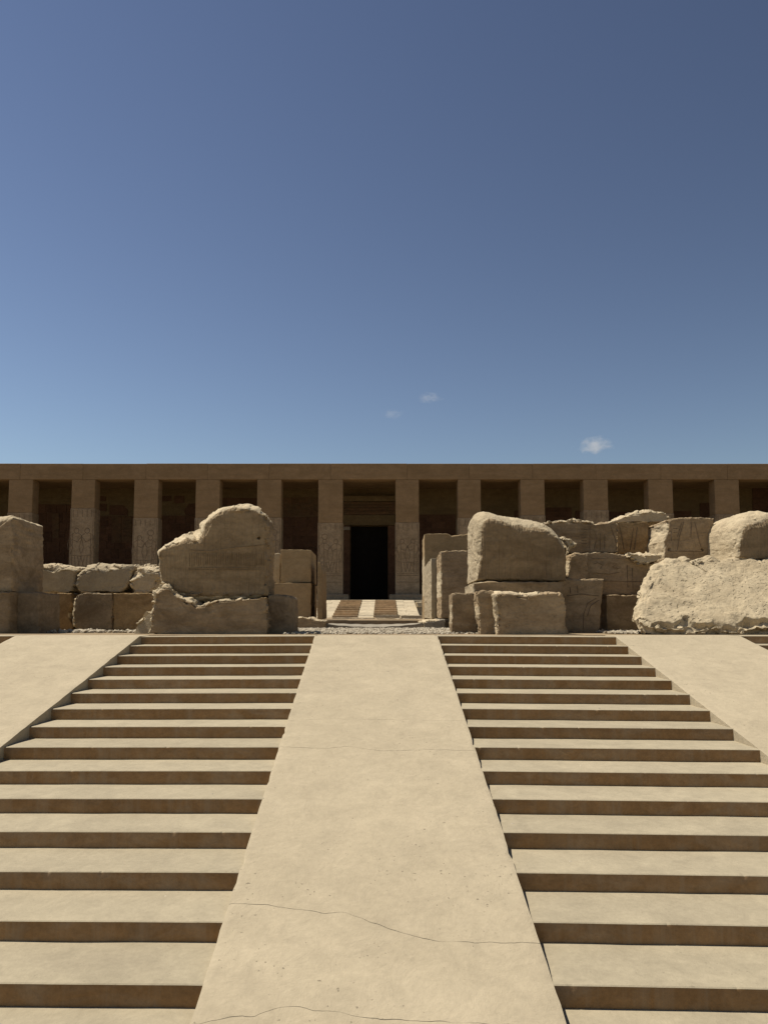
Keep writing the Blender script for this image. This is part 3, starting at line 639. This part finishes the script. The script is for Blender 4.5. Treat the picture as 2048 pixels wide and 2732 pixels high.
for i, ((xa_, xb_), sy) in enumerate(zip(PIL, SEAM)):
    Xa, Xb = at(xa_, 1330, FY)[0], at(xb_, 1330, FY)[0]
    zs = at(1024, sy, FY)[2]
    sh = box('pillar', Xa, Xb, FY, FY + PD, zs + .003, ZLIN - .004, m['facade'], temple, .02)
    lo = box('carved_shaft', Xa - .02, Xb + .025, FY - .015, FY + PD + .02, ZPL, zs, m['relief'], sh, .015)
    cx = (Xa + Xb) / 2; w = Xb - Xa; H = zs - ZPL
    V, Fc = [], []
    fb, ft = ZPL + H * .30, zs - H * .08
    fh = (ft - fb) / 1.12
    for sgn in (-1, 1):
        for pl in figure(-sgn, fh * .92, sgn * w * .23, fb, rnd.random() < .7): stroke(V, Fc, pl, cx, FY - .015, .018)
    for zz in (.285, .26, .17): stroke(V, Fc, [(-w * .46, ZPL + H * zz), (w * .46, ZPL + H * zz)], cx, FY - .015, .016)
    for k in range(5):
        xx = -w * .4 + k * w * .2
        stroke(V, Fc, [(xx, zs - H * .02), (xx + .01, zs - H * .10)], cx, FY - .015, .014)
    stroke(V, Fc, [(-w * .47, fb), (-w * .47, zs - .06)], cx, FY - .015, .014); stroke(V, Fc, [(w * .47, fb), (w * .47, zs - .06)], cx, FY - .015, .014)
    mk('relief_carving', V, Fc, m['groove'], sh)
    box('pillar_base', Xa - .38, Xb + .38, FY - .45, FY + PD + .4, ZFL - .25, ZPL - .003, m['relief'], sh, .04)
# beam over the pillars, in blocks that meet over each pillar, with a slightly uneven top
for i in range(len(PIL) - 1):
    a = at(sum(PIL[i]) / 2, 1260, FY)[0]; b = at(sum(PIL[i + 1]) / 2, 1260, FY)[0]
    vs, fs = boxvf(a + .004, b - .004, FY - .01, FY + PD + .01, ZLIN, ZTOP + rnd.uniform(-.012, .012), .012)
    mk('lintel_block', vs, fs, m['facade'], temple)
XW0, XW1 = at(PIL[0][0], 1300, FY)[0] - .5, at(PIL[-1][1], 1300, FY)[0] + .5
box('roof', XW0, XW1, FY + PD + .02, FY + 30, ZLIN + .1, ZTOP - .05, m['facade'], temple)
box('floor_platform', XW0, XW1, FY - 1.6, FY + 8, 1.5, ZFL - .01, m['cement'], temple)
# rear wall, in two halves either side of the doorway and a piece above it
DZ = at(1024, 1403, BACK)[2]; DXA, DXB = at(*zpt(Z3, 612, 900), BACK)[0], at(*zpt(Z3, 942, 900), BACK)[0]
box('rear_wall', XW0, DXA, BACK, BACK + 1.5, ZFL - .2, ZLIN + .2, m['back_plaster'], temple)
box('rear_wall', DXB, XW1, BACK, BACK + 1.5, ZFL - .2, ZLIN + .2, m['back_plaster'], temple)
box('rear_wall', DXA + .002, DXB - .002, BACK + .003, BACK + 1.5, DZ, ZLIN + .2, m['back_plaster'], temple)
box('end_wall', XW0 - .6, XW0 - .003, FY, BACK + 1.5, ZFL - .2, ZLIN + .05, m['facade'], temple)
box('end_wall', XW1 + .003, XW1 + .6, FY, BACK + 1.5, ZFL - .2, ZLIN + .05, m['facade'], temple)
def wall_patch(name, z, pts, mat, proud=.03, rows=0, labelled=None):
    q = [at(*zpt(z, *p), BACK) for p in pts]; n = len(q)
    V = [(p[0], BACK - proud, p[2]) for p in q] + [(p[0], BACK + .01, p[2]) for p in q]
    Fc = [list(range(n))[::-1]] + [[i, (i + 1) % n, n + (i + 1) % n, n + i] for i in range(n)]
    return mk(name, V, Fc, mat, temple)
MP = m['masonry']
def masonry(z, x0, x1, y0, y1, bw, bh, seed, drop=0.0, mat=MP):
    """old blocks showing through the lost plaster, each a block of its own"""
    r_ = random.Random(seed); y = y0
    while y < y1 - 2:
        h = min(bh * r_.uniform(.8, 1.25), y1 - y); x = x0
        while x < x1 - 4:
            w = min(bw * r_.uniform(.7, 1.4), x1 - x)
            if x1 - x - w < bw * .3: w = x1 - x
            if r_.random() >= drop:
                wall_patch('masonry_block', z, [(x + .7, y + .7), (x + w - .7, y + .7 + r_.uniform(-.5, 1)), (x + w - .7, y + h - .7), (x + .7, y + h - .7 + r_.uniform(-.5, 1))], mat, r_.uniform(.02, .05))
            x += w
        y += h
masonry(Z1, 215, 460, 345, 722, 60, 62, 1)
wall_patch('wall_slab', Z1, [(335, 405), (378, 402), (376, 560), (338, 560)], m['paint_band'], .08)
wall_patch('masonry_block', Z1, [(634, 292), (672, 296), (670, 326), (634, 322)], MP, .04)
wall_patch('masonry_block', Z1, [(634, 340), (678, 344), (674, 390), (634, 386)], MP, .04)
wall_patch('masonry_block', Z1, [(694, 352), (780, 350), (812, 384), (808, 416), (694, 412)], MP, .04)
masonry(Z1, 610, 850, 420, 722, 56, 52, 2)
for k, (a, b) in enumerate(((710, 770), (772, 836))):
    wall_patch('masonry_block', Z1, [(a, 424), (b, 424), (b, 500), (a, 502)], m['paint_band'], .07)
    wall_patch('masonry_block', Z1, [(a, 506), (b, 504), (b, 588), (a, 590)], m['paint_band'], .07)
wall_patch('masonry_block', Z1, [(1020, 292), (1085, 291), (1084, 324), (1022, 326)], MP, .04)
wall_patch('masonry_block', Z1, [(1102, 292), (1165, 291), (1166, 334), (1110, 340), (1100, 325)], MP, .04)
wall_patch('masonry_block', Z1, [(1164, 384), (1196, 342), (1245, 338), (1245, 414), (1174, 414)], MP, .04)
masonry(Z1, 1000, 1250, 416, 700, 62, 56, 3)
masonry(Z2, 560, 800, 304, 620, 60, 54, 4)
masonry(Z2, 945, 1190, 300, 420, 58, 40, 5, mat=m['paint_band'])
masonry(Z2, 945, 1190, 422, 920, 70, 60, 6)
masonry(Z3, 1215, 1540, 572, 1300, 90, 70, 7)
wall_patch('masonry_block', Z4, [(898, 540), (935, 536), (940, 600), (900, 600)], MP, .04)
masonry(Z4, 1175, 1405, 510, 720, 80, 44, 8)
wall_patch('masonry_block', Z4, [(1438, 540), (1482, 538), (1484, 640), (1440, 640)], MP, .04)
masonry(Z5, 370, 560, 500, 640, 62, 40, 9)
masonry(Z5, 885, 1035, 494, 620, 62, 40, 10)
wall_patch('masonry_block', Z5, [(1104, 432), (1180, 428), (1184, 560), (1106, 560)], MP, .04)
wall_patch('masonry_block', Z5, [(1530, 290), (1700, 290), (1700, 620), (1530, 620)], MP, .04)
# doorway
def zx(x): return at(*zpt(Z3, x, 900), BACK)[0]
def zz(y): return at(*zpt(Z3, 772, y), BACK)[2]
box('door_threshold_wall', DXA - .3, DXB + .3, BACK + 1.51, BACK + 1.7, ZFL - .3, ZLIN, m['door'], temple)
surround = box('door_lintel', zx(545), zx(1005), BACK - .30, BACK - .002, zz(672), zz(580), m['back_plaster'], temple, .02)
box('door_jamb', zx(545), zx(610), BACK - .28, BACK - .002, ZFL, zz(674), m['masonry'], temple, .02)
box('door_jamb', zx(943), zx(1005), BACK - .28, BACK - .002, ZFL, zz(674), m['masonry'], temple, .02)
box('jamb_patch', zx(547), zx(609), BACK - .31, BACK - .283, zz(714), zz(686), m['cement'], temple)
box('painted_frieze', zx(520), zx(1030), BACK - .22, BACK - .004, zz(578), zz(466), m['paint_band'], temple, .01)
box('cornice', zx(520), zx(930), BACK - .45, BACK - .004, zz(464), zz(416), m['back_plaster'], temple, .01)
box('cornice', zx(932), zx(1030), BACK - .45, BACK - .004, zz(464), zz(418), m['back_plaster'], temple, .01)
for k in range(3): box('moulding', zx(522), zx(1028), BACK - .30 + .0 * k, BACK - .221, zz(500 + k * 26), zz(494 + k * 26), m['paint_band'], temple)
for s in (0, 1):
    a, b = (DXA, (DXA + DXB) / 2 - .002) if s == 0 else ((DXA + DXB) / 2 + .002, DXB)
    d = box('door_leaf', a, b, BACK + .55, BACK + .62, ZFL, DZ, m['door'], temple, .005)
    for k in range(5):
        xx = a + (b - a) * (k + .5) / 5
        box('door_batten', xx - .05, xx + .05, BACK + .52, BACK + .549, ZFL + .1, ZFL + (DZ - ZFL) * .62, m['door'], d)
    box('door_rail', a + .02, b - .02, BACK + .50, BACK + .519, ZFL + (DZ - ZFL) * .63, ZFL + (DZ - ZFL) * .68, m['door'], d)

# ------------------------------------------------------------------ the small ramp and brown steps up to the portico
RT, RB = 42.6, 35.0
ZRT = at(772 * .3016 + 750, 1330 * .3016 + 1200, RT)[2]; ZRB = at(1000, 1484 * .3016 + 1200, RB)[2]
def rx(x, y, Y): return at(*zpt(Z3, x, y), Y)[0]
STR = [(370, 530), (530, 716), (716, 832), (832, 1012), (1012, 1172)]
fl = empty('portico_stairs', (rx(772, 1330, RT), RB, ZRB))
tag(fl, 'distant stairway to the portico with pale slab ramps and two flights of brown steps', 'stairs', kind='structure')
NS = 8
for i, (a, b) in enumerate(STR):
    Xa, Xb = rx(a, 1330, RT), rx(b, 1330, RT)
    if i % 2 == 0:
        rowsn = 9
        for k in range(rowsn):
            y0 = RB + (RT - RB) * k / rowsn; y1 = RB + (RT - RB) * (k + 1) / rowsn
            cols = 2 if i != 2 else 1
            ux = [0, rnd.uniform(.35, .65), 1] if cols == 2 else [0, 1]
            for c in range(cols):
                xa_ = Xa + (Xb - Xa) * ux[c] + .006; xb_ = Xa + (Xb - Xa) * ux[c + 1] - .006
                q = lambda y: ZRB + (ZRT - ZRB) * (y - RB) / (RT - RB) + dz_
                dz_ = rnd.uniform(-.012, .012)
                V = [(xa_, y0 + .012, q(y0)), (xb_, y0 + .012, q(y0)), (xb_, y1 - .012, q(y1)), (xa_, y1 - .012, q(y1))]
                V += [(p[0], p[1], p[2] - .14) for p in V]
                mk('slab', V, [[0, 1, 2, 3], [0, 4, 5, 1], [1, 5, 6, 2], [2, 6, 7, 3], [3, 7, 4, 0]], m['white_slab'], fl)
    else:
        for k in range(NS):
            y0 = RB + (RT - RB) * k / NS; zt_ = ZRB + (ZRT - ZRB) * (k + 1) / NS - .02
            box('step', Xa + .01, Xb - .01, y0, y0 + (RT - RB) / NS + .05, zt_ - .2, zt_, m['wood_step'], fl, .01)
# body under the slabs and the platform landing
V = []
Xa, Xb = rx(370, 1330, RT) + .02, rx(1172, 1330, RT) - .02
V = [(Xa, RB + .05, ZRB - .16), (Xb, RB + .05, ZRB - .16), (Xb, RT, ZRT - .16), (Xa, RT, ZRT - .16)]; V += [(p[0], p[1], 1.4) for p in V]
mk('ramp_body', V, [[0, 1, 2, 3], [0, 4, 5, 1], [1, 5, 6, 2], [2, 6, 7, 3], [3, 7, 4, 0]], m['cement'], fl)
box('landing', Xa - .8, Xb + .8, RT + .003, FY - 1.61, 1.5, ZRT - .02, m['white_slab'], fl, .02)
stone('rock', ZC, [(1225, 152, .06), (1280, 150, .06), (1282, 200, .04), (1240, 195, .04)], 38, 1.5, m['white_slab'], 'pale lit kerb stone beside the right edge of the portico stairway', 'rock', n=80, nf=6, seed=61)

# ------------------------------------------------------------------ gravel between the blocks, small stones
def pebbles(name, n, region, rmin, rmax, mat, seed, label):
    r_ = np.random.RandomState(seed)
    bm = bmesh.new(); bmesh.ops.create_icosphere(bm, subdivisions=1, radius=1); bm.verts.index_update()
    v0 = np.array([v.co[:] for v in bm.verts]); f0 = np.array([[v.index for v in f.verts] for f in bm.faces]); bm.free()
    x, y, z = region(r_, n)
    s = rmin + (rmax - rmin) * r_.rand(n) ** 2.5
    sh = np.stack([s * r_.uniform(.7, 1.4, n), s * r_.uniform(.7, 1.4, n), s * r_.uniform(.5, .9, n)], 1)
    V = v0[None] * sh[:, None] * (1 + .25 * r_.normal(size=(n, len(v0), 1))) + np.stack([x, y, z], 1)[:, None]
    Fc = f0[None] + (np.arange(n) * len(v0))[:, None, None]
    o = mk(name, V.reshape(-1, 3), Fc.reshape(-1, 3), mat, loc=(0, 12, 1.5))
    return tag(o, label, 'gravel', kind='stuff')
def reg_mid(r_, n):
    y = 10.9 + 5.5 * r_.rand(n) ** .8; x = r_.uniform(-2.1, 2.0, n); x = x * (.62 + .06 * (y - 10))
    return x, y, 1.485 + .03 * r_.rand(n)
def reg_right(r_, n): return r_.uniform(3.3, 4.6, n), r_.uniform(11.0, 12.5, n), np.full(n, 1.50) + .02 * r_.rand(n)
pebbles('gravel', 12000, reg_mid, .006, .030, m['gravel'], 3, 'bed of pale loose gravel between the ramp head and the dished slab')
pebbles('gravel', 1500, reg_right, .010, .035, m['gravel'], 4, 'patch of pale gravel in front of the low dark block left of the huge boulder')
def reg_left(r_, n): return r_.uniform(-6.2, -3.4, n), r_.uniform(11.9, 12.8, n), np.full(n, 1.50) + .02 * r_.rand(n)
pebbles('gravel', 500, reg_left, .012, .05, m['gravel'], 5, 'scatter of pale chips at the foot of the low wall on the left')

def reg_steps(r_, n):
    k = r_.randint(0, 16, n); t = r_.uniform(.03, .40, n); side = r_.rand(n) < .5
    x = np.where(side, r_.uniform(XL + .1, XA - .1, n), r_.uniform(XB + .1, XR - .1, n))
    return x, NOSE_Y - k * TREAD + t - .03 * (x - np.where(side, XA, XB)), TOP - k * RISE - .004 - .005 * np.abs(x - np.where(side, XA, XB))
pebbles('loose_pebbles', 150, reg_steps, .003, .012, m['gravel'], 6, 'tiny loose stones scattered over the treads of both stair flights')

# ------------------------------------------------------------------ clouds
def cloud(px, py, w_px, h_px, dist, dens, label, seed):
    c = at(px, py, dist); sx = w_px / F_PX * dist / 2; sz = h_px / F_PX * dist / 2
    bm = bmesh.new(); bmesh.ops.create_icosphere(bm, subdivisions=4, radius=1.0); bm.verts.index_update()
    v = np.array([q.co[:] for q in bm.verts]); f = [[q.index for q in a.verts] for a in bm.faces]; bm.free()
    v = v * (1 + .35 * fbm(v * 1.6 + seed, 3))[:, None]
    mt = bpy.data.materials.new('cloud_vapour'); mt.use_nodes = True; nt = mt.node_tree; nt.nodes.clear()
    out = nt.nodes.new('ShaderNodeOutputMaterial'); pv = nt.nodes.new('ShaderNodeVolumePrincipled')
    pv.inputs['Color'].default_value = (.95, .95, .95, 1); pv.inputs['Anisotropy'].default_value = .2
    tc = nt.nodes.new('ShaderNodeTexCoord'); nz_ = nt.nodes.new('ShaderNodeTexNoise'); nz_.inputs['Scale'].default_value = 1.0; nz_.inputs['Detail'].default_value = 6; nz_.inputs['Roughness'].default_value = .62
    mp = nt.nodes.new('ShaderNodeMapping'); mp.inputs['Scale'].default_value = (2.4 / sx, 2.4 / sx, 2.0 / sz); mp.inputs['Location'].default_value = (seed * 3.1, seed, seed * 1.7)
    ln = nt.nodes.new('ShaderNodeVectorMath'); ln.operation = 'LENGTH'; mp2 = nt.nodes.new('ShaderNodeMapping'); mp2.inputs['Scale'].default_value = (1 / sx, 1 / sx, 1 / sz)
    L = nt.links.new
    L(tc.outputs['Object'], mp.inputs[0]); L(mp.outputs[0], nz_.inputs['Vector']); L(tc.outputs['Object'], mp2.inputs[0]); L(mp2.outputs[0], ln.inputs[0])
    ma = nt.nodes.new('ShaderNodeMath'); ma.operation = 'MULTIPLY_ADD'; ma.inputs[1].default_value = -.42; ma.inputs[2].default_value = .0
    L(ln.outputs['Value'], ma.inputs[0])
    ad = nt.nodes.new('ShaderNodeMath'); ad.operation = 'ADD'; L(nz_.outputs['Fac'], ad.inputs[0]); L(ma.outputs[0], ad.inputs[1])
    mr = nt.nodes.new('ShaderNodeMapRange'); mr.inputs[1].default_value = .22; mr.inputs[2].default_value = .48; mr.inputs[3].default_value = 0; mr.inputs[4].default_value = dens / sx
    L(ad.outputs[0], mr.inputs[0]); L(mr.outputs[0], pv.inputs['Density']); L(pv.outputs[0], out.inputs['Volume'])
    o = mk('cloud', v * (sx, sx, sz) + c, f, mt, loc=c)
    return tag(o, label, 'cloud')
cloud(1582, 1190, 120, 62, 4000, .85, 'small white puff of cloud low over the right part of the temple roof', 1)
cloud(1146, 1061, 96, 34, 4200, .28, 'faint wisp of cloud, the highest one, above the pillar right of the doorway', 2)
cloud(1048, 1105, 80, 30, 4400, .18, 'faintest small wisp of cloud above the doorway', 3)
